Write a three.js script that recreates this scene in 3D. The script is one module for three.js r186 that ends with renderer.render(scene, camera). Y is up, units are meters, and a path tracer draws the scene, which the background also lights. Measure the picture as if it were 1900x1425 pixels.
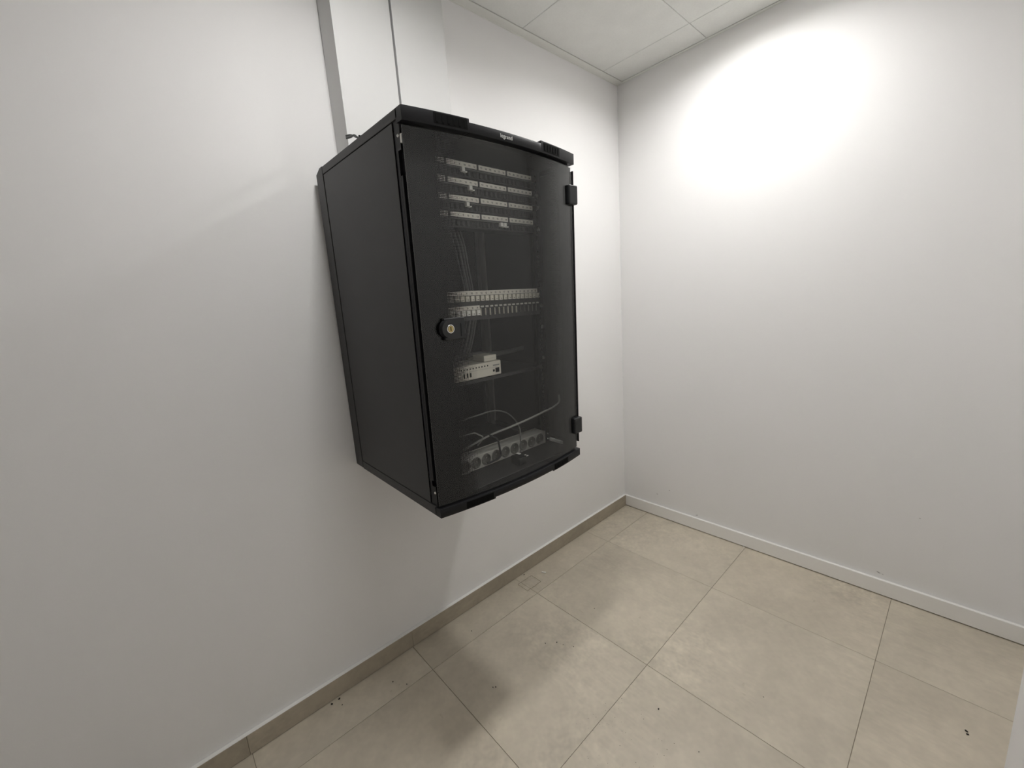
import * as THREE from 'three';
import { RoundedBoxGeometry } from 'three/addons/geometries/RoundedBoxGeometry.js';
import { mergeGeometries, mergeVertices, toCreasedNormals } from 'three/addons/utils/BufferGeometryUtils.js';
import { RectAreaLightUniformsLib } from 'three/addons/lights/RectAreaLightUniformsLib.js';
import { FontLoader } from 'three/addons/loaders/FontLoader.js';
import { TextGeometry } from 'three/addons/geometries/TextGeometry.js';

// ------------------------------------------------------------------ camera, light, exposure
RectAreaLightUniformsLib.init();
const scene = new THREE.Scene();
scene.background = new THREE.Color(0x000000);
const camera = new THREE.PerspectiveCamera(2 * Math.atan(712.5 / 762.306) * 180 / Math.PI, 1900 / 1425, 0.02, 30);
camera.position.set(1.49315, 1.41178, 2.29453);
camera.rotation.set(-0.190477, 0.845333, -0.071452, 'YXZ');
const renderer = new THREE.WebGLRenderer({ antialias: true });
renderer.toneMapping = THREE.LinearToneMapping;
renderer.toneMappingExposure = 2.4;
renderer.shadowMap.enabled = true;
const LAMP_POWER = [66, 57];              // radiance of each downlight
const LAMP_COLOR = new THREE.Color(1, 0.99, 0.975);
const LAMP_SPOTS = [
  [0.765, 0.492, 'round white ceiling downlight over the far end of the room near the back wall'],
  [0.765, 1.70, 'round white ceiling downlight over the near edge of the black cabinet'],
];

// ------------------------------------------------------------------ helpers
let seed = 20240611;
const rnd = () => { seed = (seed + 0x6D2B79F5) | 0; let t = Math.imul(seed ^ (seed >>> 15), 1 | seed); t = (t + Math.imul(t ^ (t >>> 7), 61 | t)) ^ t; return ((t ^ (t >>> 14)) >>> 0) / 4294967296; };
const rr = (a, b) => a + (b - a) * rnd();
const used = {};
function numbered(n) { const k = used[n] = (used[n] ?? -1) + 1; return k ? `${n}_${String(k).padStart(3, '0')}` : n; }
function shade(o) { o.traverse((m) => { if (m.isMesh) { m.castShadow = true; m.receiveShadow = true; } }); return o; }
function group(name, label, category, opts = {}) {
  const g = new THREE.Group(); g.name = numbered(name); scene.add(g);
  if (label) { g.userData.label = label; g.userData.category = category; }
  if (opts.group) g.userData.group = opts.group;
  if (opts.kind) g.userData.kind = opts.kind;
  return g;
}
function part(parent, name, geo, mat, label) {
  const list = Array.isArray(geo) ? geo : [geo];
  const m = new THREE.Mesh(list.length > 1 ? mergeGeometries(list.map((q) => q.index ? q.toNonIndexed() : q)) : list[0], mat);
  m.name = name; m.castShadow = m.receiveShadow = true; parent.add(m);
  if (label) m.userData.label = label;
  return m;
}
const B = (x0, x1, y0, y1, z0, z1) => new THREE.BoxGeometry(Math.abs(x1 - x0), Math.abs(y1 - y0), Math.abs(z1 - z0)).translate((x0 + x1) / 2, (y0 + y1) / 2, (z0 + z1) / 2);
const RB = (x0, x1, y0, y1, z0, z1, r = 0.002, s = 2) => new RoundedBoxGeometry(Math.abs(x1 - x0), Math.abs(y1 - y0), Math.abs(z1 - z0), s, r).translate((x0 + x1) / 2, (y0 + y1) / 2, (z0 + z1) / 2);
function metricUV(g, ox = 0, oy = 0) {          // planar uv in metres by face direction
  const p = g.attributes.position, n = g.attributes.normal, uv = new Float32Array(p.count * 2);
  for (let i = 0; i < p.count; i++) {
    const ax = Math.abs(n.getX(i)), ay = Math.abs(n.getY(i)), az = Math.abs(n.getZ(i));
    let u, v;
    if (ay >= ax && ay >= az) { u = p.getX(i); v = p.getZ(i); } else if (ax >= az) { u = p.getZ(i); v = p.getY(i); } else { u = p.getX(i); v = p.getY(i); }
    uv[2 * i] = u + ox; uv[2 * i + 1] = v + oy;
  }
  g.setAttribute('uv', new THREE.BufferAttribute(uv, 2)); return g;
}
const tube = (pts, r, seg = 40, rad = 8) => new THREE.TubeGeometry(new THREE.CatmullRomCurve3(pts.map((p) => new THREE.Vector3(...p))), seg, r, rad, false);

// tileable value noise
function noiseField(period, s0) {
  const N = 256, t = new Float32Array(N * N); let s = s0;
  for (let i = 0; i < N * N; i++) { s = (Math.imul(s, 1664525) + 1013904223) | 0; t[i] = (s >>> 0) / 4294967296; }
  return (x, y, f) => {
    const P = Math.max(1, Math.round(period * f)); x *= f; y *= f;
    const xi = Math.floor(x), yi = Math.floor(y), a = x - xi, b = y - yi, q = a * a * (3 - 2 * a), w = b * b * (3 - 2 * b);
    const m = (v) => ((v % P) + P) % P, g = (i, j) => t[(m(i) % N) + (m(j) % N) * N];
    return (g(xi, yi) * (1 - q) + g(xi + 1, yi) * q) * (1 - w) + (g(xi, yi + 1) * (1 - q) + g(xi + 1, yi + 1) * q) * w;
  };
}
function dataTex(size, fn, srgb, metres) {
  const d = new Uint8Array(size * size * 4);
  for (let j = 0; j < size; j++) for (let i = 0; i < size; i++) {
    const c = fn(i / size, j / size), k = (j * size + i) * 4;
    d[k] = c[0]; d[k + 1] = c[1]; d[k + 2] = c[2]; d[k + 3] = 255;
  }
  const t = new THREE.DataTexture(d, size, size); t.magFilter = THREE.LinearFilter; t.minFilter = THREE.LinearMipmapLinearFilter; t.generateMipmaps = true;
  t.wrapS = t.wrapT = THREE.RepeatWrapping; t.repeat.set(1 / metres, 1 / metres);
  if (srgb) t.colorSpace = THREE.SRGBColorSpace; t.needsUpdate = true; return t;
}
const clamp = (v) => Math.max(0, Math.min(255, v));

// ------------------------------------------------------------------ materials
const nA = noiseField(1, 11), nB = noiseField(1, 77), nC = noiseField(1, 301);
const plasterBump = dataTex(512, (u, v) => { const h = 128 + 70 * (nA(u, v, 150) - .5) + 60 * (nB(u, v, 60) - .5) + 30 * (nC(u, v, 18) - .5); return [h, h, h]; }, false, 0.5);
const wallMat = new THREE.MeshStandardMaterial({ color: new THREE.Color().setRGB(0.845, 0.838, 0.83), roughness: 0.85, bumpMap: plasterBump, bumpScale: 0.00018 });
// cement-look porcelain: blotches, faint brushed streaks, pinholes
const cement = dataTex(1024, (u, v) => {
  let n = 0.5 * (nA(u, v, 5) - .5) + 0.35 * (nB(u, v, 13) - .5) + 0.3 * (nC(u, v, 41) - .5) + 0.25 * (nA(u, v, 120) - .5);
  const patch = Math.max(0, nB(u + .3, v + .1, 4) - 0.52) * 2;
  n += patch * (0.8 * (nC(u, v, 60) - .5) + 0.7 * (nA(u, v, 150) - .5));
  const st = nC(u * 1, v * 1, 3) > .55 ? (nA(u * .25, v, 200) - .5) * .12 : 0;
  const k = 1 + 0.145 * n + st * .3;
  return [clamp(196 * k), clamp(187 * k), clamp(170 * k)];
}, true, 1.3);
const cementRough = dataTex(512, (u, v) => { const h = clamp(140 + 70 * (nA(u, v, 9) - .5) + 50 * (nB(u, v, 60) - .5)); return [h, h, h]; }, false, 1.1);
const floorMats = [0, 1, 2].map((i) => new THREE.MeshStandardMaterial({ map: cement, color: new THREE.Color().setRGB(...[[1, 1, 1], [.965, .965, .96], [.985, .98, .975]][i]), roughness: 0.75, roughnessMap: cementRough, bumpMap: cement, bumpScale: 0.0003 }));
const skirtTileMat = new THREE.MeshStandardMaterial({ map: cement, color: new THREE.Color().setRGB(.70, .685, .66), roughness: 0.6 });
const groutMat = new THREE.MeshStandardMaterial({ color: 0x968c7e, roughness: 0.95 });
const skirtWhite = new THREE.MeshStandardMaterial({ color: new THREE.Color().setRGB(.88, .865, .84), roughness: 0.4 });
const speck = dataTex(512, (u, v) => { const h = 226 + 4 * (nA(u, v, 140) - .5) + 5 * (nB(u, v, 12) - .5); return [clamp(h), clamp(h + 0.5), clamp(h - 4)]; }, true, 0.6);
const ceilMat = new THREE.MeshStandardMaterial({ map: speck, roughness: 0.9 });
const ceilTrim = new THREE.MeshStandardMaterial({ color: 0xe6e6e0, roughness: 0.6 });
const ceilVoid = new THREE.MeshStandardMaterial({ color: 0x4a4945, roughness: 0.95 });
const doorMat = new THREE.MeshStandardMaterial({ color: new THREE.Color().setRGB(.78, .77, .765), roughness: 0.5 });
const trunkMat = new THREE.MeshStandardMaterial({ color: new THREE.Color().setRGB(.62, .62, .61), roughness: 0.45 });
const trunkMat2 = new THREE.MeshStandardMaterial({ color: new THREE.Color().setRGB(.62, .62, .61), roughness: 0.5 });
const powder = dataTex(256, (u, v) => { const h = 128 + 120 * (nA(u, v, 90) - .5); return [h, h, h]; }, false, 0.12);
const blackPaint = new THREE.MeshStandardMaterial({ color: new THREE.Color().setRGB(.032, .031, .032), roughness: 0.5, bumpMap: powder, bumpScale: 0.00012 });
const blackFrame = new THREE.MeshPhysicalMaterial({ color: new THREE.Color().setRGB(.009, .009, .0105), roughness: 0.42, specularIntensity: 0.5 });
const blackPlastic = new THREE.MeshStandardMaterial({ color: new THREE.Color().setRGB(.010, .011, .012), roughness: 0.4 });
const deepBlack = new THREE.MeshPhysicalMaterial({ specularIntensity: 0.25, color: new THREE.Color().setRGB(.004, .004, .004), roughness: 0.8 });
const printInk = new THREE.MeshPhysicalMaterial({ color: new THREE.Color().setRGB(.005, .005, .0055), roughness: 0.6, specularIntensity: 0.15, side: THREE.DoubleSide });
const glassMat = new THREE.MeshPhysicalMaterial({ color: new THREE.Color().setRGB(.97, .973, .968), transmission: 1, thickness: 0, roughness: 0.0, ior: 1.5, specularIntensity: 0.55 });
const chrome = new THREE.MeshStandardMaterial({ color: 0xd8d8d4, metalness: 1, roughness: 0.22 });
const brass = new THREE.MeshStandardMaterial({ color: 0xb7a574, metalness: 1, roughness: 0.35 });
const lipMat0 = new THREE.MeshStandardMaterial({ color: new THREE.Color().setRGB(.20, .20, .19), roughness: 0.5 });
const zinc = new THREE.MeshStandardMaterial({ color: new THREE.Color().setRGB(.40, .40, .37), roughness: 0.55, metalness: 0.2 });
const whitePlastic = new THREE.MeshStandardMaterial({ color: new THREE.Color().setRGB(.92, .91, .87), roughness: 0.5 });
const creamPlastic = new THREE.MeshStandardMaterial({ color: new THREE.Color().setRGB(.82, .79, .70), roughness: 0.5 });
const greyAlu = new THREE.MeshStandardMaterial({ color: new THREE.Color().setRGB(.58, .57, .53), roughness: 0.5 });
const socketGrey = new THREE.MeshStandardMaterial({ color: new THREE.Color().setRGB(.19, .185, .17), roughness: 0.55 });
const cableGrey = new THREE.MeshStandardMaterial({ color: new THREE.Color().setRGB(.32, .32, .30), roughness: 0.55 });
const cableDark = new THREE.MeshStandardMaterial({ color: new THREE.Color().setRGB(.15, .15, .145), roughness: 0.6 });
const cableBlack = new THREE.MeshStandardMaterial({ color: new THREE.Color().setRGB(.012, .012, .014), roughness: 0.45 });
const greenWire = new THREE.MeshPhysicalMaterial({ specularIntensity: 0.3, color: new THREE.Color().setRGB(.005, .013, .009), roughness: 0.5 });

// ------------------------------------------------------------------ room shell
const RX = 1.80, RZ = 3.4, HC = 2.6028;
function structure(name) { const g = group(name, null, null, { kind: 'structure' }); return g; }
{
  const wl = new THREE.Mesh(metricUV(B(-0.12, 0, -0.1, HC + 0.2, -0.12, RZ + 0.12)), wallMat); wl.name = 'wall_left'; wl.userData.kind = 'structure'; scene.add(shade(wl));
  // a few grey scuffs on the lower part of the back wall
  const W = 1.8, H = 2.8, cv = document.createElement('canvas'); cv.width = 1152; cv.height = 1792; const c = cv.getContext('2d');
  c.fillStyle = '#fff'; c.fillRect(0, 0, cv.width, cv.height);
  const px = (x, y) => [x / W * cv.width, (1 - (y + 0.1) / H) * cv.height];
  for (const [x, y, w, h, a, al] of [[.2402, .1476, .007, .004, .1, .42], [.3222, .197, .003, .006, 0, .5], [.4964, .0895, .012, .004, -.5, .3], [1.3207, .1014, .012, .0028, .35, .5], [1.4296, .4084, .005, .003, .2, .25], [1.335, .0985, .006, .002, .3, .3]]) {
    const [X, Y] = px(x, y); c.save(); c.translate(X, Y); c.rotate(a); c.fillStyle = `rgba(70,64,60,${al})`; c.beginPath(); c.ellipse(0, 0, w / W * cv.width / 1.6, Math.max(.7, h / H * cv.height / 1.6), 0, 0, 7); c.fill(); c.restore();
  }
  const t = new THREE.CanvasTexture(cv); t.colorSpace = THREE.SRGBColorSpace;
  const g = new THREE.PlaneGeometry(W, H); const face = wallMat.clone(); face.color.setRGB(.845, .838, .83); face.map = t; face.bumpMap = null;
  const wb = structure('wall_back');
  part(wb, 'wall_core', metricUV(B(-0.12, RX + 0.12, -0.1, HC + 0.2, -0.12, -0.002)), wallMat);
  part(wb, 'painted_face', g.translate(W / 2, H / 2 - 0.1, 0), face);
  const wr = new THREE.Mesh(metricUV(B(RX, RX + 0.12, -0.1, HC + 0.2, -0.12, RZ + 0.12)), wallMat); wr.name = 'wall_right'; wr.userData.kind = 'structure'; scene.add(shade(wr));
  const wf = new THREE.Mesh(metricUV(B(-0.12, RX + 0.12, -0.1, HC + 0.2, RZ, RZ + 0.12)), wallMat); wf.name = 'wall_front'; wf.userData.kind = 'structure'; scene.add(shade(wf));
}
{ // floor: porcelain tiles laid on a grout bed
  const floor = structure('floor');
  part(floor, 'grout_bed', B(-0.05, RX + 0.05, -0.1, -0.0022, -0.05, RZ + 0.05), groutMat);
  const xs = [0, 0.1765, 0.7735, 1.3735, RX], zs = [0, 0.4587];
  while (zs[zs.length - 1] + 0.6005 < RZ) zs.push(zs[zs.length - 1] + 0.6005);
  zs.push(RZ);
  const g = 0.0007;
  for (let j = 0; j + 1 < zs.length; j++) for (let i = 0; i + 1 < xs.length; i++) {
    const geo = metricUV(RB(xs[i] + g, xs[i + 1] - g, -0.011, 0, zs[j] + g, zs[j + 1] - g, 0.0009, 1), rr(0, 5), rr(0, 5));
    part(floor, 'floor_tile', geo, floorMats[Math.floor(rnd() * 3)]);
  }
}
{ // ceiling: 600 mm clip-in tiles, wall angles
  const ceil = structure('ceiling');
  part(ceil, 'ceiling_slab', B(-0.12, RX + 0.12, HC + 0.04, HC + 0.17, -0.12, RZ + 0.12), ceilVoid);
  const xs = [0.0445, 0.5125, 1.1125, 1.7125, RX - 0.001], zs = [0.018, 0.1976];
  while (zs[zs.length - 1] + 0.6 < RZ) zs.push(zs[zs.length - 1] + 0.6);
  zs.push(RZ - 0.001);
  const g = 0.0009;
  for (let j = 0; j + 1 < zs.length; j++) for (let i = 0; i + 1 < xs.length; i++) {
    const lamp = LAMP_SPOTS.find(([x, z]) => x > xs[i] && x < xs[i + 1] && z > zs[j] && z < zs[j + 1]);
    if (lamp) {                                   // tile cut out round for a recessed downlight
      const sh = new THREE.Shape([[xs[i] + g, zs[j] + g], [xs[i + 1] - g, zs[j] + g], [xs[i + 1] - g, zs[j + 1] - g], [xs[i] + g, zs[j + 1] - g]].map((p) => new THREE.Vector2(...p)));
      const hole = new THREE.Path(); hole.absarc(lamp[0], lamp[1], 0.1085, 0, Math.PI * 2, true); sh.holes.push(hole);
      const tg = new THREE.ExtrudeGeometry(sh, { depth: 0.0086, bevelEnabled: true, bevelSize: 0.0022, bevelThickness: 0.0022, bevelOffset: -0.0022, bevelSegments: 2, curveSegments: 48 });
      tg.rotateX(Math.PI / 2).translate(0, HC + 0.0108, 0);
      part(ceil, 'ceiling_tile', metricUV(tg), ceilMat);
    } else part(ceil, 'ceiling_tile', metricUV(RB(xs[i] + g, xs[i + 1] - g, HC, HC + 0.013, zs[j] + g, zs[j + 1] - g, 0.0022, 2), rr(0, 3), rr(0, 3)), ceilMat);
  }
  part(ceil, 'wall_angle', [B(0, 0.0425, HC - 0.001, HC + 0.013, 0.0165, RZ), B(0, 0.0015, HC - 0.004, HC + 0.013, 0, RZ)], ceilTrim);
  part(ceil, 'wall_angle', [B(0, RX, HC - 0.001, HC + 0.013, 0, 0.0165), B(0.0015, RX, HC - 0.004, HC - 0.001, 0, 0.0015)], ceilTrim);
}
{ // baseboards
  const bl = structure('baseboard_left');
  const cuts = [0.012, 1.6565, 2.2655, 2.874, RZ];
  for (let i = 0; i + 1 < cuts.length; i++) part(bl, 'baseboard_tile', metricUV(RB(0.0005, 0.0165, 0.0015, 0.0762, cuts[i] + .0003, cuts[i + 1] - .0003, 0.0012, 2), rr(0, 4), rr(0, 4)), skirtTileMat);
  part(bl, 'sealant_bead', RB(0.0004, 0.0158, 0.0762, 0.0776, 0.012, RZ, 0.0006, 1), skirtWhite);
  const bb = new THREE.Mesh(metricUV(RB(0.0005, RX - 0.0005, 0.0035, 0.0762, 0.0005, 0.0155, 0.0028, 2)), skirtWhite); bb.name = 'baseboard_back'; bb.userData.kind = 'structure'; scene.add(shade(bb));
  const br = new THREE.Mesh(metricUV(RB(RX - 0.0155, RX - 0.0005, 0.0035, 0.0762, 0.017, RZ, 0.0028, 2)), skirtWhite); br.name = 'baseboard_right'; br.userData.kind = 'structure'; scene.add(shade(br));
}
{ // white door leaf standing open beside the camera, only its edge shows at the right
  const d = structure('door_1');
  part(d, 'door_leaf', RB(1.6137, 1.6537, 0.008, 2.04, 1.25, 2.10, 0.002, 2), doorMat);
}

// ------------------------------------------------------------------ ceiling lights (above the frame)
const lampGlow = new THREE.MeshStandardMaterial({ color: 0xffffff, emissive: LAMP_COLOR, emissiveIntensity: 6, roughness: 0.6 });
LAMP_SPOTS.forEach(([x, z, label], lampIndex) => {
  const g = group('ceiling_downlight', label, 'ceiling light'); g.position.set(x, HC, z);
  const ring = new THREE.LatheGeometry([[0.1075, 0.0342], [0.1068, 0.0008], [0.109, -0.004], [0.116, -0.005], [0.1215, -0.0005], [0.1215, 0]].map((p) => new THREE.Vector2(...p)), 64);
  part(g, 'trim_ring', ring, new THREE.MeshStandardMaterial({ color: 0xf2f2ee, roughness: 0.4, side: THREE.DoubleSide }));
  part(g, 'diffuser', new THREE.CylinderGeometry(0.106, 0.106, 0.002, 64).translate(0, 0.0325, 0), lampGlow);
  const l = new THREE.RectAreaLight(LAMP_COLOR, LAMP_POWER[lampIndex], 0.15, 0.15);
  l.position.set(0, 0.0295, 0); l.rotation.x = -Math.PI / 2; g.add(l);
});

// ------------------------------------------------------------------ cable trunking above the cabinet
function trunking(label, z0, z1, mat, y0, cat = 'cable trunking') {
  const g = group('cable_trunking', label, cat); g.position.set(0, y0, (z0 + z1) / 2);
  const h = HC - 0.0045 - y0, w = Math.abs(z1 - z0) / 2;
  part(g, 'trunking_base', [B(0.0005, 0.003, 0, h, -w, w), B(0.0005, 0.0885, 0, h, w - .0025, w), B(0.0005, 0.0885, 0, h, -w, -w + .0025)], mat);
  part(g, 'trunking_cover', [RB(0.0965, 0.1, 0, h, -w - .0006, w + .0006, .0012, 2), B(0.0892, 0.098, 0, h, w - .0015, w + .0006), B(0.0892, 0.098, 0, h, -w - .0006, -w + .0015)], mat);
  return g;
}
trunking('wide white cable trunking running up from the cabinet, with a grey shaded side', 1.4845, 1.6845, trunkMat, 1.8835);
trunking('flat white cable trunking beside the bare wall, right of a thin dark gap', 1.268, 1.4752, trunkMat2, 1.8835);

// ------------------------------------------------------------------ wall cabinet
const CAB = new THREE.Matrix4().makeRotationZ(-0.0229).setPosition(0.0, 0.8674, 1.7737);
function inCab(o, x = 0, y = 0, z = 0) {       // stand a thing at a point of the cabinet's own axes
  const m = CAB.clone().multiply(new THREE.Matrix4().makeTranslation(x, y, z));
  m.decompose(o.position, o.quaternion, o.scale); return o;
}
const W = 0.6002, H = 1.0112, D = 0.5771;
const xf = (z) => D + 0.029 * (1 - ((z + W / 2) / (W / 2)) ** 2);   // bowed front
function bowed(z0, z1, y0, y1, xb, off = 0, n = 40, bev = 0) {       // prism between a flat back and the bowed front
  const s = new THREE.Shape(); s.moveTo(-xb, z0);
  for (let i = 0; i <= n; i++) { const z = z0 + (z1 - z0) * i / n; s.lineTo(-(xf(z) + off), z); }
  s.lineTo(-xb, z1); s.closePath();
  const g = new THREE.ExtrudeGeometry(s, { depth: y1 - y0 - 2 * bev, bevelEnabled: bev > 0, bevelSize: bev, bevelThickness: bev, bevelOffset: -bev, bevelSegments: 2, curveSegments: 4 });
  // shape x -> -X, shape y -> Z, depth -> Y
  g.applyMatrix4(new THREE.Matrix4().set(-1, 0, 0, 0, 0, 0, 1, y0 + bev, 0, 1, 0, 0, 0, 0, 0, 1));
  return toCreasedNormals(g, 0.5);
}
function curvedSheet(z0, z1, y0, y1, off, n = 60, uRep = 1, vRep = 1) {
  const P = [], U = [], I = [];
  for (let i = 0; i <= n; i++) { const z = z0 + (z1 - z0) * i / n; for (const j of [0, 1]) { P.push(xf(z) + off, j ? y1 : y0, z); U.push(i / n * uRep, j * vRep); } }
  for (let i = 0; i < n; i++) { const a = 2 * i; I.push(a, a + 2, a + 1, a + 1, a + 2, a + 3); }
  const g = new THREE.BufferGeometry(); g.setAttribute('position', new THREE.Float32BufferAttribute(P, 3)); g.setAttribute('uv', new THREE.Float32BufferAttribute(U, 2)); g.setIndex(I); g.computeVertexNormals(); return g;
}
const screwGeo = (r) => new THREE.LatheGeometry([[0, r * .75], [r * .45, r * .68], [r * .8, r * .45], [r, r * .1], [r, -r * .3]].map((p) => new THREE.Vector2(...p)), 16);
const cab = inCab(group('network_cabinet', 'black wall-mounted network cabinet with a bowed dotted glass door', 'network cabinet'));
{
  // rear wall frame with a cut upper corner
  const side = new THREE.Shape([[0.0, 0.002], [0.057, 0.002], [0.057, H + 0.0015], [0.036, H + 0.0015], [0.0, H - 0.012]].map((p) => new THREE.Vector2(...p)));
  const plate = (z) => new THREE.ExtrudeGeometry(side, { depth: 0.012, bevelEnabled: true, bevelSize: .0012, bevelThickness: .0012, bevelOffset: -.0012, bevelSegments: 2 }).translate(0, 0, z);
  part(cab, 'rear_frame', [plate(-0.0132), plate(-W + 0.0012), B(0.004, .05, .004, .03, -W + .012, -.012), B(0.004, .05, H - .03, H - .004, -W + .012, -.012)], blackPaint);
  part(cab, 'rear_panel', B(0.05, 0.0515, 0.02, H - 0.02, -W + 0.01, -0.01), blackFrame);
  part(cab, 'top_panel', [RB(0.0605, 0.556, 0.9895, H, -W, 0, 0.0015, 2)], blackPaint);
  part(cab, 'bottom_panel', [RB(0.0605, 0.556, 0, 0.0285, -W, 0, 0.0015, 2)], blackPaint);
  const pan = (z0, z1) => RB(0.0625, 0.5275, 0.0305, 0.9872, z0, z1, 0.0008, 2);
  part(cab, 'side_panel', pan(-0.0025, -0.0008), blackPaint);
  part(cab, 'side_panel', pan(-W + 0.0025, -W + 0.0008), blackPaint);
  // backing rails behind the seams so that they read black
  part(cab, 'side_rail', [B(0.058, 0.075, 0.028, 0.99, -0.012, -0.004), B(0.075, 0.54, 0.975, 0.992, -0.012, -0.004), B(0.075, 0.54, 0.026, 0.045, -0.012, -0.004)], deepBlack);
  part(cab, 'side_rail', [B(0.058, 0.075, 0.028, 0.99, -W + 0.012, -W + 0.004), B(0.075, 0.54, 0.975, 0.992, -W + 0.012, -W + 0.004), B(0.075, 0.54, 0.026, 0.045, -W + 0.012, -W + 0.004)], deepBlack);
  // front corner posts
  for (const [a, b, c, e] of [[-0.0035, -0.03, -0.012, -0.03], [-W + 0.0035, -W + 0.03, -W + 0.012, -W + 0.03]]) {
    part(cab, 'front_post', [B(0.5292, 0.541, 0.0285, 0.9895, a, b), RB(0.541, 0.5505, 0.10, 0.872, a, b, 0.0015, 2), B(0.541, 0.553, 0.872, 0.9895, c, e), B(0.541, 0.553, 0.0285, 0.10, c, e), B(0.541, 0.5555, 0.925, 0.9895, a, b), B(0.541, 0.559, 0.0285, 0.085, a, b)], blackFrame);
  }
  for (const [x, y, zz, s] of [[0.5475, 0.956, -0.0035, 1], [0.5535, 0.067, -0.0035, 1], [0.5475, 0.956, -W + 0.0035, -1], [0.5535, 0.067, -W + 0.0035, -1]])
    part(cab, 'screw', screwGeo(0.0042).rotateX(s * Math.PI / 2).translate(x, y, zz), chrome);
  part(cab, 'bumper', RB(0.5562, 0.5645, 0.938, 0.957, -0.0105, -0.0025, 0.001, 2), whitePlastic, 'small beige bumper pad behind the door edge');
  part(cab, 'hinge_strip', RB(0.552, 0.5735, 0.052, 0.962, -W - 0.0012, -W + 0.0028, 0.0008, 1), blackFrame);
  // front rims: low in the middle, raised ends with moulded vent pieces
  part(cab, 'top_rim', [bowed(-0.1715, 0, 0.9795, H, 0.55, 0, 16, .0012), bowed(-0.4255, -0.1715, 0.9795, H - 0.0082, 0.55, 0, 20, .0012), bowed(-W, -0.4255, 0.9795, H, 0.55, 0, 16, .0012)], blackFrame);
  part(cab, 'bottom_rim', [bowed(-0.175, 0, 0, 0.0262, 0.55, 0, 16, .0012), bowed(-0.43, -0.175, 0.0045, 0.0262, 0.55, 0, 20, .0012), bowed(-W, -0.43, 0, 0.0262, 0.55, 0, 16, .0012)], blackFrame);
  const vent = (z0, z1, y0, y1) => {
    const L = [bowed(z0, z1, y0, y1, 0.56, 0.0008, 8)];
    for (let k = 0; k < 6; k++) { const a = z0 + (z1 - z0) * (k + .35) / 6; L.push(bowed(a, a + (z1 - z0) * .05, y0 + .004, y1 - .004, 0.56, 0.0018, 2)); }
    return L.map((q) => q.index ? q.toNonIndexed() : q);
  };
  for (const [a, b, c, d] of [[-0.1655, -0.076, 0.985, H - .0035], [-0.515, -0.438, 0.985, H - .0035], [-0.168, -0.078, 0.0035, 0.0225], [-0.516, -0.436, 0.0035, 0.0225]]) part(cab, 'vent_insert', vent(a, b, c, d), deepBlack);
  // door: bowed tinted glass with a dotted black print towards both sides
  const gy0 = 0.0318, gy1 = 0.9722, go = -0.0065, gt = 0.004;
  const shell = (() => {
    const s = new THREE.Shape(), n = 60, z0 = -0.0025, z1 = -W + 0.006;
    for (let i = 0; i <= n; i++) { const z = z0 + (z1 - z0) * i / n; i ? s.lineTo(-(xf(z) + go), z) : s.moveTo(-(xf(z) + go), z); }
    for (let i = n; i >= 0; i--) { const z = z0 + (z1 - z0) * i / n; s.lineTo(-(xf(z) + go - gt), z); }
    s.closePath();
    const g = new THREE.ExtrudeGeometry(s, { depth: gy1 - gy0, bevelEnabled: false });
    g.applyMatrix4(new THREE.Matrix4().set(-1, 0, 0, 0, 0, 0, 1, gy0, 0, 1, 0, 0, 0, 0, 0, 1));
    return toCreasedNormals(g, 0.5);
  })();
  const door = new THREE.Group(); door.name = 'door'; cab.add(door);
  part(door, 'glass_pane', shell, glassMat);
  const inkX = go - gt - 0.0008, b0 = -0.0785, bw = 0.0720;
  part(door, 'printed_border', [curvedSheet(b0, -0.0025, gy0, gy1, inkX, 20), curvedSheet(-W + 0.006, -W - b0, gy0, gy1, inkX, 20)], printInk);
  const cells = 20, CP = 32, cvs = document.createElement('canvas'); cvs.width = cells * CP; cvs.height = CP;
  const c2 = cvs.getContext('2d'), im = c2.createImageData(cvs.width, CP);
  for (let y = 0; y < CP; y++) for (let x = 0; x < cvs.width; x++) {
    const t = x / cvs.width, cover = 0.93 - 0.88 * t;
    const w = (Math.cos(2 * Math.PI * x / CP) + Math.cos(2 * Math.PI * y / CP)) / 2;     // -1 .. 1
    const a = (w + 1) / 2 > 1 - cover ? 255 : 0, k = (y * cvs.width + x) * 4;
    im.data[k] = im.data[k + 1] = im.data[k + 2] = a; im.data[k + 3] = 255;
  }
  c2.putImageData(im, 0, 0);
  const dots = new THREE.CanvasTexture(cvs); dots.wrapS = dots.wrapT = THREE.RepeatWrapping; dots.generateMipmaps = true;
  const dotInk = printInk.clone(); dotInk.alphaMap = dots; dotInk.transparent = true;
  const rep = (gy1 - gy0) / 0.0036;
  part(door, 'printed_dots', curvedSheet(b0, b0 - bw, gy0, gy1, inkX, 20, 1, rep), dotInk);
  part(door, 'printed_dots', curvedSheet(-W - b0, -W - b0 + bw, gy0, gy1, inkX, 20, 1, rep), dotInk);
  for (const yc of [0.888, 0.118]) {
    const hg = RB(0.556, 0.5865, yc - 0.029, yc + 0.029, -0.6065, -0.5645, 0.005, 4);
    part(door, 'hinge', [hg, new THREE.CylinderGeometry(0.006, 0.006, 0.05, 16).translate(0.572, yc, -0.607)], blackPlastic);
  }
  const lk = new THREE.Group(); lk.name = 'lock'; door.add(lk);
  const lx = xf(-0.085) + go;
  part(lk, 'lock_plate', [RB(lx - 0.002, lx + 0.009, 0.4795, 0.5355, -0.1175, -0.054, 0.0025, 3), new THREE.CylinderGeometry(0.0225, 0.024, 0.014, 40).rotateZ(-Math.PI / 2).translate(lx + 0.008, 0.5085, -0.0655), B(lx + .0085, lx + .0105, .488, .520, -.1085, -.1035)], blackPlastic);
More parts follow.
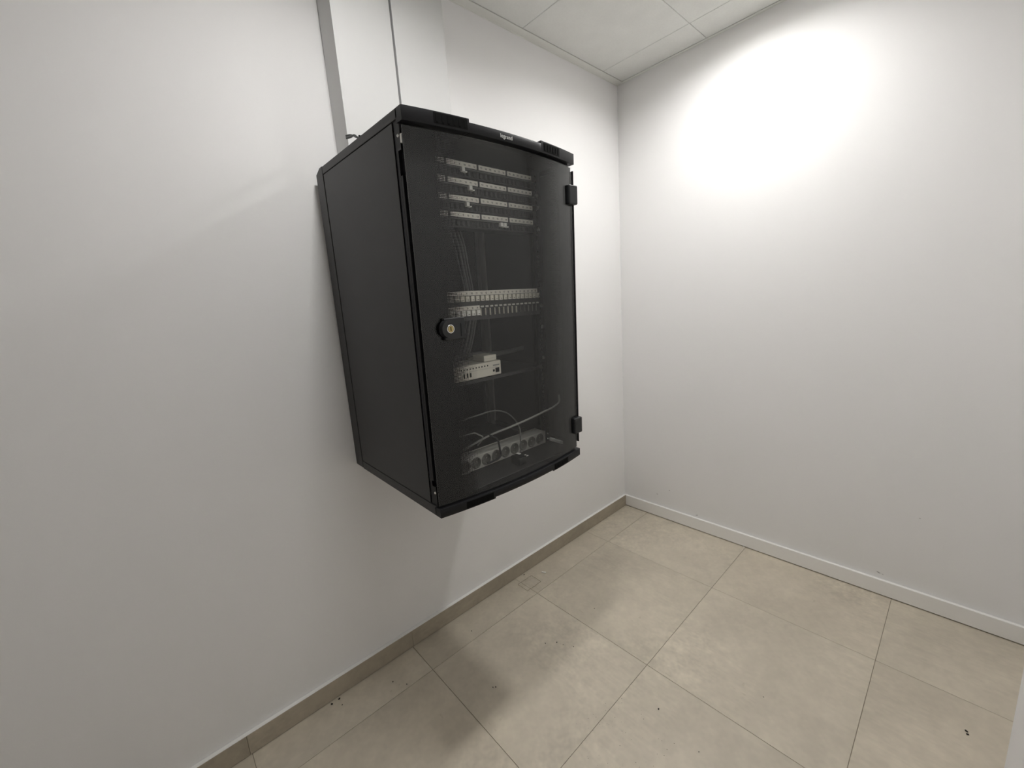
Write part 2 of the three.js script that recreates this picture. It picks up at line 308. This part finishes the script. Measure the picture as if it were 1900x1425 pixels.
  part(lk, 'cylinder_ring', new THREE.TorusGeometry(0.0098, 0.0016, 12, 40).rotateY(Math.PI / 2).translate(lx + 0.0155, 0.5085, -0.0672), chrome);
  part(lk, 'key_cylinder', [new THREE.CylinderGeometry(0.0078, 0.0078, 0.004, 32).rotateZ(-Math.PI / 2).translate(lx + 0.0148, 0.5085, -0.0672)], brass);
  part(lk, 'keyhole', B(lx + .0166, lx + .0172, .5035, .5135, -.0684, -.066), deepBlack);
  // maker's lettering on the top rim
  const font = await new FontLoader().loadAsync('fonts/droid/droid_sans_bold.typeface.json');
  const tg = new TextGeometry('legrand', { font, size: 0.0088, depth: 0.0006, curveSegments: 6, bevelEnabled: false });
  tg.computeBoundingBox(); const wT = tg.boundingBox.max.x; tg.scale(0.043 / wT, 1, 1);
  tg.rotateY(Math.PI / 2).translate(xf(-0.288) + 0.0003, 0.9865, -0.266);
  part(cab, 'lettering', tg, new THREE.MeshStandardMaterial({ color: 0xc9c9c6, roughness: 0.4 }), 'pale grey raised lettering on the top rim');
  // 19 inch mounting rails, punched
  const rail = (z0, z1) => {
    const s = new THREE.Shape(); s.moveTo(z0, 0.09); s.lineTo(z1, 0.09); s.lineTo(z1, 0.985); s.lineTo(z0, 0.985); s.closePath();
    const zc = (z0 + z1) / 2;
    for (let k = 0; k < 55; k++) { const y = 0.106 + k * 0.0159, q = 0.0045, h = new THREE.Path(); h.moveTo(zc - q, y - q); h.lineTo(zc - q, y + q); h.lineTo(zc + q, y + q); h.lineTo(zc + q, y - q); h.closePath(); s.holes.push(h); }
    const g = new THREE.ExtrudeGeometry(s, { depth: 0.0018, bevelEnabled: false });
    g.applyMatrix4(new THREE.Matrix4().set(0, 0, 1, 0.4555, 0, 1, 0, 0, 1, 0, 0, 0, 0, 0, 0, 1)); return g;
  };
  part(cab, 'mounting_rail', [rail(-0.078, -0.036), B(0.40, 0.4572, 0.09, 0.985, -0.0365, -0.0345)], blackFrame);
  part(cab, 'mounting_rail', [rail(-0.566, -0.524), B(0.40, 0.4572, 0.09, 0.985, -0.5675, -0.5655)], blackFrame);
  for (const y of [0.905, 0.868, 0.80, 0.545, 0.47, 0.36]) part(cab, 'cage_nut', [B(0.4574, 0.461, y - .006, y + .006, -.554, -.546), screwGeo(0.004).rotateZ(-Math.PI / 2).translate(0.462, y, -0.55)], lipMat0);
  part(cab, 'rear_post', [B(0.062, 0.082, 0.03, 0.98, -W + 0.016, -W + 0.006), B(0.0855, 0.112, 0.03, 0.98, -W + 0.016, -W + 0.006)], zinc, 'bare metal upright inside at the back');
  part(cab, 'shelf', [B(0.20, 0.462, 0.3305, 0.3325, -0.54, -0.062), B(0.46, 0.462, 0.322, 0.3325, -0.54, -0.062)], blackPaint, 'thin black shelf under the white box');
}

// ------------------------------------------------------------------ equipment inside
// four 24-port patch panels
function numberStrip(from) {
  const c = document.createElement('canvas'); c.width = 512; c.height = 64; const q = c.getContext('2d');
  q.fillStyle = '#f6f3ea'; q.fillRect(0, 0, 512, 64); q.fillStyle = '#26251f'; q.font = 'bold 34px sans-serif'; q.textAlign = 'center'; q.textBaseline = 'middle';
  for (let i = 0; i < 6; i++) q.fillText(String(from + i), 512 * (i + .5) / 6, 34);
  const t = new THREE.CanvasTexture(c); t.colorSpace = THREE.SRGBColorSpace; return new THREE.MeshStandardMaterial({ map: t, roughness: 0.55 });
}
const strips = [1, 7, 13, 19].map(numberStrip);
function facing(w, h, x, y, z) { return new THREE.PlaneGeometry(w, h).rotateY(Math.PI / 2).translate(x, y, z); }    // faces +x, reads towards -z
const portGeo = (() => { const L = [B(0, .004, .0, .0012, -.0072, .0072), B(0, .004, .0148, .016, -.0072, .0072), B(0, .004, .0012, .0148, -.0072, -.0062), B(0, .004, .0012, .0148, .0062, .0072), B(0, .0006, .0012, .0148, -.0062, .0062), B(0.0002, .003, .0012, .0035, -.003, .003)]; return mergeGeometries(L); })();
const portMat = new THREE.MeshStandardMaterial({ color: new THREE.Color().setRGB(.035, .037, .036), roughness: 0.5 });
const lipMat = new THREE.MeshStandardMaterial({ color: new THREE.Color().setRGB(.20, .20, .19), roughness: 0.5 });
function makePatchPanel(label) {
  const t = group('patch_panel', label, 'patch panel', { group: '24-port patch panels at the top of the cabinet' });
  part(t, 'face_plate', [RB(-0.0015, 0.0005, 0, 0.0432, -0.2413, 0.2413, 0.0006, 1), B(-0.06, -0.0015, 0.002, 0.004, -0.22, 0.22), B(-0.06, -.0015, .039, .041, -.22, .22)], blackPaint);
  for (let gI = 0; gI < 4; gI++) {
    const zc = 0.225 - 0.1125 * (gI + .5);
    part(t, 'label_strip', [B(0.0006, 0.0028, 0.0278, 0.0412, zc - 0.0525, zc + 0.0525)], whitePlastic);
    const pr = part(t.children[t.children.length - 1], 'number_print', facing(0.1045, 0.0128, 0.003, 0.0345, zc), strips[gI]);
    pr.castShadow = false;
    for (let k = 0; k < 6; k++) { const p = part(t, 'port', portGeo, portMat); p.position.set(0.0006, 0.0035, zc + 0.0525 - 0.105 * (k + .5) / 6); }
  }
  part(t, 'lip', RB(0.0004, 0.0075, 0.0215, 0.0238, -0.228, 0.228, 0.0008, 1), lipMat);
  const tab = part(t, 'white_plug', [RB(0.001, 0.012, 0.012, 0.0235, -0.0055, 0.0055, 0.001, 1), B(0.001, .012, .0105, .0135, -.0125, -.0055)], whitePlastic, 'small white plug in one port');
  return t;
}
const panels = ['topmost patch panel in the cabinet, just under the top rim', 'second patch panel down, between the topmost panel and the third', 'third patch panel down, directly above the lowest of the four', 'lowest of the four patch panels, white plug beneath its middle labels'];
const panelY = [0.9205, 0.8745, 0.829, 0.784], tabZ = [-0.2387, -0.2606, -0.2462, -0.372];
const firstPanel = makePatchPanel(panels[0]);
panels.forEach((label, i) => {
  const p = i ? firstPanel.clone() : firstPanel;
  if (i) { p.name = numbered('patch_panel'); p.userData = { ...p.userData, label }; scene.add(p); }
  inCab(p, 0.46, panelY[i], -W / 2);
  const tab = p.children.find((c) => c.name === 'white_plug'); tab.position.z = tabZ[i] + W / 2; tab.position.x = 0.004;
  if (i === 3) { tab.position.y = -0.0015; const t2 = tab.clone(); t2.position.z -= 0.014; p.add(t2); }
});

{ // 50-port voice panel: white modules on the upper row, partly empty lower row
  const t = inCab(group('voice_panel', 'two-row panel of white telephone modules across the middle of the cabinet', 'voice panel'), 0.46, 0.516, -W / 2);
  part(t, 'face_plate', [RB(-0.0015, 0.0005, 0, 0.088, -0.2413, 0.2413, 0.0006, 1), B(-0.08, -.0015, .002, .004, -.23, .23)], blackPaint);
  const z0 = -0.2365, P = 0.0188, y0 = 0.057;
  const strip = (zA, zB, y, h, first, n, count) => {
    const c = document.createElement('canvas'); c.width = 1024; c.height = 48; const q = c.getContext('2d');
    q.fillStyle = '#e9e5dc'; q.fillRect(0, 0, 1024, 48); q.fillStyle = '#37352f'; q.font = 'bold 30px sans-serif'; q.textAlign = 'center'; q.textBaseline = 'middle';
    for (let i = 0; i < count; i++) q.fillText(String(first + i), 1024 * (i + .5) / count, 26);
    const tx = new THREE.CanvasTexture(c); tx.colorSpace = THREE.SRGBColorSpace;
    const s = part(t, 'label_strip', RB(0.0006, 0.004, y, y + h, zA, zB, 0.0006, 1), whitePlastic);
    part(s, 'number_print', facing(Math.abs(zB - zA) - .001, h - .001, 0.0042, y + h / 2, (zA + zB) / 2), new THREE.MeshStandardMaterial({ map: tx, roughness: .55 }));
  };
  strip(-0.0015 - 12 * P + 0, -0.0105 + P * 0, 0.0742, 0.0138, 14, 0, 12);
  strip(-0.0095, 0.2335, 0.0742, 0.0138, 1, 0, 13);
  const mod = new THREE.ExtrudeGeometry(new THREE.Shape([[-.0067, 0], [.0067, 0], [.0067, .0162], [.0042, .0162], [-.0067, .0162]].map((p) => new THREE.Vector2(...p))), { depth: .006, bevelEnabled: true, bevelSize: .0006, bevelThickness: .0006, bevelOffset: -.0006, bevelSegments: 1 }).rotateY(Math.PI / 2);
  const slot = B(0.0068, 0.0072, 0.0035, 0.0055, -0.0035, 0.002);
  for (let k = 0; k < 25; k++) { const m = part(t, 'port_module', mod, creamPlastic); m.position.set(0.0006, y0, z0 + P * (k + .5)); part(m, 'port_slot', slot, lipMat); }
  for (let k = 0; k < 11; k++) { const m = part(t, 'port_module', mod, whitePlastic); m.position.set(0.0006, 0.0145, 0.2335 - P * (k + .5)); part(m, 'port_slot', slot, lipMat); }
  strip(0.0285, 0.2335, 0.0315, 0.0125, 26, 0, 11);
  for (let k = 11; k < 25; k++) {
    const z = 0.2335 - P * (k + .5);
    part(t, 'port_marker', B(0.0006, 0.0025, 0.0375, 0.0425, z - .006, z + .006), greyAlu);
    part(t, 'port_divider', B(0.0006, 0.006, 0.0125, 0.0345, z + .0078, z + .0096), k < 20 ? creamPlastic : lipMat);
  }
}
{ // white switch box and small adapter on the shelf
  const t = inCab(group('network_switch', 'slim white network box standing on the thin black shelf', 'network switch'), 0.38, 0.3327, -0.235);
  part(t, 'housing', RB(-0.08, 0.078, 0.0004, 0.0472, -0.1125, 0.1125, 0.003, 3), creamPlastic);
  part(t, 'ridge', B(0.0775, 0.0788, 0.0265, 0.0275, -0.108, 0.108), greyAlu);
  for (let k = 0; k < 10; k++) part(t, 'status_light', RB(0.0775, 0.0795, 0.0335, 0.038, 0.048 - k * .0115 - .0018, 0.048 - k * .0115 + .0018, .0006, 1), deepBlack);
  for (let k = 0; k < 3; k++) part(t, 'slot', B(0.0775, 0.0795, 0.010, 0.023, 0.038 - k * .012 - .0022, 0.038 - k * .012 + .0022), deepBlack);
  part(t, 'jack', [B(0.0775, 0.0797, 0.009, 0.024, -0.103, -0.088), B(0.0775, .0795, .013, .020, -.083, -.077)], deepBlack);
  part(t, 'print_line', B(0.078, 0.0784, 0.031, 0.0355, -0.105, -0.078), cableGrey);
  const a = inCab(group('power_adapter', 'small cream box lying on top of the white network box', 'adapter'), 0.42, 0.3801, -0.3105);
  part(a, 'body', RB(-0.03, 0.03, 0.0003, 0.0195, -0.026, 0.026, 0.002, 3), creamPlastic);
  part(a, 'seam', B(-0.0302, 0.0302, 0.0095, 0.0101, -0.0262, 0.0262), greyAlu);
}
{ // socket strip near the bottom
  const t = inCab(group('power_strip', 'grey rack power strip with a row of round sockets near the cabinet bottom', 'power strip'), 0.44, 0.0302, -W / 2);
  const fs = new THREE.Shape([[-0.228, 0], [0.2555, 0], [0.2555, 0.0465], [-0.228, 0.0465]].map((p) => new THREE.Vector2(...p)));
  for (let k = 0; k < 9; k++) { const h = new THREE.Path(); h.absarc(0.2245 - 0.0429 * k, 0.0232, 0.0199, 0, Math.PI * 2, true); fs.holes.push(h); }
  const front = new THREE.ExtrudeGeometry(fs, { depth: 0.0115, bevelEnabled: true, bevelSize: 0.0006, bevelThickness: 0.0006, bevelOffset: -0.0006, bevelSegments: 1, curveSegments: 20 }).rotateY(Math.PI / 2).translate(-0.0042, 0, 0);
  part(t, 'housing', [B(-0.045, -0.0042, 0.0005, 0.046, -0.255, 0.2275), front, RB(-0.045, -0.041, 0.044, 0.0478, -0.255, 0.2275, 0.0008, 1), RB(0.003, 0.0076, 0.044, 0.0474, -0.255, 0.2275, 0.0008, 1)], greyAlu);
  for (let k = 0; k < 10; k++) {
    const zc = -0.2245 + 0.0429 * k; if (k === 9) continue;
    const s = part(t, 'socket', new THREE.LatheGeometry([[0, -.0118], [.0168, -.0118], [.0174, -.0004], [.0182, .0006], [.0192, .0002], [.0196, -.004]].map((p) => new THREE.Vector2(...p)), 36).rotateZ(-Math.PI / 2).translate(0, 0, 0), socketGrey);
    s.position.set(0.0086, 0.0232, zc);
    part(s, 'pin_hole', [new THREE.CylinderGeometry(.0026, .0026, .0006, 12).rotateZ(Math.PI / 2).translate(-.0112, .0, -.0095), new THREE.CylinderGeometry(.0026, .0026, .0006, 12).rotateZ(Math.PI / 2).translate(-.0112, 0, .0095), B(-.011, -.003, .014, .0165, -.002, .002), B(-.011, -.003, -.0165, -.014, -.002, .002)], zinc);
  }
  part(t, 'mounting_ear', [B(0.004, 0.008, 0.002, 0.0445, -0.277, -0.2555)], blackFrame);
  part(t, 'ear_screw', [screwGeo(.0055).rotateZ(-Math.PI / 2).translate(.0095, .034, -.268), screwGeo(.0055).rotateZ(-Math.PI / 2).translate(.0095, .012, -.268)], chrome);
}
function cable(name, label, geo, mat) { const g = inCab(group(name, label, 'cable')); part(g, 'cable_run', geo, mat); return g; }
cable('power_cable', 'thick grey cable sweeping up to the right above the socket strip', tube([[.36, .045, -.12], [.40, .088, -.20], [.43, .1175, -.2573], [.443, .1293, -.2897], [.45, .1355, -.3205], [.46, .1415, -.3535], [.472, .149, -.381], [.484, .159, -.437], [.492, .1695, -.494], [.498, .1812, -.558], [.50, .194, -.582], [.49, .215, -.592]], .0036, 90, 10), cableGrey);
cable('arched_cable', 'thin dark cable arching above the socket strip and dropping across it', tube([[.36, .17, -.15], [.42, .20, -.205], [.44, .209, -.2275], [.44, .2095, -.265], [.44, .2106, -.2995], [.44, .2074, -.327], [.44, .1984, -.3548], [.44, .1857, -.3789], [.441, .1634, -.4029], [.445, .1427, -.4165], [.456, .117, -.4205], [.464, .0945, -.412], [.465, .0693, -.4102], [.466, .0493, -.4088], [.467, .040, -.405]], .0024, 90, 8), cableDark);
cable('black_lead', 'black lead looping over the left part of the socket strip', tube([[.40, .13, -.27], [.44, .131, -.289], [.46, .1243, -.2993], [.461, .1169, -.3086], [.461, .1026, -.3135], [.461, .0755, -.3174], [.461, .0583, -.3201], [.461, .0489, -.3132], [.461, .0459, -.2968], [.461, .0442, -.2768], [.458, .043, -.262]], .0034, 70, 10), cableBlack);
cable('looped_cable', 'thin grey cable curling in from the left above the socket strip', tube([[.40, .14, -.16], [.44, .1545, -.2188], [.44, .1527, -.2333], [.44, .1436, -.2475], [.438, .1308, -.2654], [.42, .11, -.272], [.40, .09, -.27]], .0026, 50, 8), cableGrey);
{
  const g = inCab(group('cable_bundle', 'bundle of dark grey data cables hanging behind the printed dots', 'cable'));
  for (let k = 0; k < 9; k++) {
    const a = rr(-.018, .018), b = rr(-.014, .014);
    part(g, 'data_cable', tube([[.40, .835, -.24 + a], [.36 + b, .795, -.275 + a], [.34 + b, .745, -.305 + a], [.335 + b, .69, -.317 + a * .9], [.34 + b, .62, -.325 + a * .8], [.36 + b, .545, -.318 + a], [.35 + b, .44, -.30 + a], [.34 + b, .36, -.27 + a]], .0028, 50, 6), cableDark);
  }
  const s = inCab(group('flat_conduit', 'pale grey conduit running behind the cream box towards the far side', 'conduit'));
  part(s, 'conduit_run', tube([[.335, .3895, -.17], [.333, .3895, -.27], [.326, .3895, -.355], [.321, .382, -.41], [.317, .3775, -.46], [.312, .378, -.53], [.306, .381, -.594]], .0085, 50, 12), cableDark);
}
{ // black plug hanging under the socket strip, white strip on the cabinet floor
  const p = inCab(group('black_plug', 'black plug block lying under the middle of the socket strip', 'plug'), 0.511, 0.0287, -0.356);
  part(p, 'body', [RB(-0.022, 0.022, 0.0003, 0.027, -0.018, 0.018, 0.004, 3), RB(-.030, -.014, .006, .020, -.012, .012, .003, 2)], blackPlastic);
  part(p, 'white_label', B(-0.020, -0.004, 0.0272, 0.0275, -0.0165, -0.0065), whitePlastic, 'small white sticker on the plug');
  const q = inCab(group('paper_slip', 'small white printed slip beside the black plug on the cabinet floor', 'slip'), 0.482, 0.0287, -0.408);
  part(q, 'slip', [B(-.009, -.0035, .0002, .0008, -.016, .014), B(.002, .007, .0002, .0008, -.016, .014)], whitePlastic);
  const s = inCab(group('plastic_strip', 'bright white plastic strip at the right end of the socket strip', 'strip'), 0.474, 0.0287, -0.586);
  part(s, 'strip', RB(-0.034, 0.034, 0.0006, 0.0125, -0.004, 0.004, 0.0015, 2), new THREE.MeshStandardMaterial({ color: 0xf4f4f0, roughness: 0.5 }));
}
{ // earth wires from the trunking onto the cabinet top
  const g = group('earth_wire', 'short dark green wires bent from the trunking onto the cabinet top', 'wire');
  for (let k = 0; k < 3; k++) part(g, 'wire_strand', tube([[.096, 1.978 - .004 * k, 1.6875], [.1632, 1.956 - .003 * k, 1.702], [.2472, 1.9194 + .002 * k, 1.725 + .002 * k], [.318, 1.889 + .001 * k, 1.748 + .003 * k], [.352, 1.8745, 1.757 + .003 * k], [.372, 1.8728, 1.768 + .002 * k]], .0024, 40, 6), k === 1 ? cableBlack : greenWire);
}

// ------------------------------------------------------------------ litter on the floor
{
  const g = group('plastic_wrapper', 'crumpled clear plastic wrapper on the floor beside the tiled baseboard', 'wrapper'); g.position.set(0.098, 0.0004, 1.035);
  const pg = new THREE.PlaneGeometry(0.075, 0.10, 14, 18).rotateX(-Math.PI / 2), p = pg.attributes.position;
  for (let i = 0; i < p.count; i++) { const x = p.getX(i), z = p.getZ(i); p.setXYZ(i, x + .003 * Math.sin(z * 90), 0.0012 + 0.0055 * Math.abs(nA(x * 6 + .3, z * 6 + .2, 6) - .35) + 0.006 * Math.pow(Math.max(Math.abs(x) / .0375, Math.abs(z) / .05), 6) * nB(x + .5, z + .5, 60), z); }
  pg.computeVertexNormals();
  part(g, 'film', pg, new THREE.MeshPhysicalMaterial({ color: 0xffffff, transmission: 1, thickness: 0, roughness: 0.02, ior: 1.5, side: THREE.DoubleSide }));
  const edge = []; for (let k = 0; k <= 60; k++) { const a = k / 60 * 4, q = Math.floor(a) % 4, f = a - Math.floor(a), w = .0355, l = .048; const [x, z] = [[-w + 2 * w * f, -l], [w, -l + 2 * l * f], [w - 2 * w * f, l], [-w, l - 2 * l * f]][q]; edge.push([x + .0025 * nA(k * .07, .3, 14), .0022 + .006 * nB(k * .09, .7, 9), z + .0025 * nB(k * .05, .2, 14)]); }
  part(g, 'folded_edge', tube([...edge.slice(0, 60), edge[0]], .0009, 140, 6), new THREE.MeshPhysicalMaterial({ color: 0xd9d6cc, transmission: 1, thickness: 0, roughness: 0.08, ior: 1.5 }));
  const s = group('wall_plug', 'small white plastic wall plug on the floor beyond the clear wrapper', 'wall plug'); s.position.set(0.094, 0.0036, 0.9225); s.rotation.y = 0.5;
  part(s, 'plug_body', [new THREE.CylinderGeometry(.003, .0024, .021, 12).rotateZ(Math.PI / 2), new THREE.CylinderGeometry(.0042, .0042, .0015, 14).rotateZ(Math.PI / 2).translate(-.0105, 0, 0)], whitePlastic);
  const ch = new THREE.Mesh(new THREE.IcosahedronGeometry(0.0045, 0).scale(0.6, 0.9, 1.1).translate(0, 0.0036, 0), whitePlastic); ch.name = numbered('plaster_chip'); ch.position.set(0.767, 0, 0.0235); ch.rotation.y = 0.7;
  ch.userData = { label: 'tiny white plaster chip on the floor against the white back baseboard', category: 'chip' }; scene.add(shade(ch));
  const dirt = new THREE.MeshStandardMaterial({ color: 0x1f1b17, roughness: 0.9 });
  const crumb = (r) => { const q = new THREE.IcosahedronGeometry(r, 1), a = q.attributes.position; for (let i = 0; i < a.count; i++) { const k = .75 + .5 * nC(a.getX(i) / r * .3 + .4, a.getY(i) / r * .3 + .4 + a.getZ(i), 9); a.setXYZ(i, a.getX(i) * k * 1.35, a.getY(i) * k * .6, a.getZ(i) * k); } q.computeVertexNormals(); return q; };
  const labels = ['black crumb against the tiled baseboard just above the clear wrapper', 'lower of two dark crumbs lying against the tiled baseboard', 'upper of two dark crumbs lying against the tiled baseboard', 'tiny crumb on the floor just in front of the two baseboard crumbs', 'lone dark crumb between the tiled baseboard and the floor shadow', 'upper bit of the dark crumb pair near the right edge of the floor', 'lower bit of the dark crumb pair near the right edge of the floor', 'first from left in the row of four crumbs in the middle of the shaded floor', 'second from left in the row of four crumbs in the middle of the shaded floor', 'larger dark crumb on the front tile beside the patch of fine grit', 'right bit of the crumb pair at the edge of the darkest shadow', 'left bit of the crumb pair at the edge of the darkest shadow', 'lone small crumb at the far end of the floor shadow', 'left one of two crumbs in the dark shadow close to the baseboard', 'right one of two crumbs in the dark shadow close to the baseboard', 'third from left in the row of four crumbs in the middle of the shaded floor', 'fourth from left in the row of four crumbs in the middle of the shaded floor', 'left one of two crumbs near the bottom edge of the photo', 'right one of two crumbs near the bottom edge of the photo', 'tiny crumb on the tile just right of the larger crumb and the grit', 'tiny crumb near the middle of the bright centre floor tile'];
  [[.0268, 1.005, .0042], [.030, 2.005, .005], [.0285, 1.9775, .005], [.0608, 1.9784, .0028], [.1312, 1.4318, .003], [1.6063, .598, .0048], [1.6087, .6094, .0045], [.4162, 1.2559, .003], [.4471, 1.219, .0034], [.8932, 1.1918, .0038], [.419, 1.5328, .0032], [.412, 1.541, .0026], [.4446, .9529, .0025], [.11, 1.80, .003], [.16, 1.766, .003], [.475, 1.21, .0024], [.512, 1.188, .0026], [.25, 2.12, .0028], [.285, 2.075, .0034], [1.05, 1.232, .0022], [1.13, .90, .0022]].forEach(([x, z, r], i) => {
    const m = new THREE.Mesh(crumb(r * .62), dirt); m.name = numbered('dirt_crumb'); m.position.set(x, r * .3, z); m.rotation.y = rr(0, 6); scene.add(shade(m));
    m.userData = { label: labels[i], category: 'crumb', group: 'loose dark crumbs on the floor tiles' };
  });
  // fine grit nobody could count
  const L = []; for (let k = 0; k < 70; k++) { const r = rr(.0004, .0011), a = rr(0, 6.28), d = Math.sqrt(rnd()); L.push(new THREE.IcosahedronGeometry(r, 0).scale(1.3, .6, 1).translate(.86 + d * Math.cos(a) * .17, r * .4, 1.36 + d * Math.sin(a) * .15)); }
  const gm = new THREE.Mesh(mergeGeometries(L), new THREE.MeshStandardMaterial({ color: 0x544b42, roughness: 0.9 })); gm.name = 'floor_grit'; gm.userData = { label: 'fine dark grit scattered on the front floor tile', category: 'grit', kind: 'stuff' }; scene.add(shade(gm));
}
renderer.render(scene, camera);
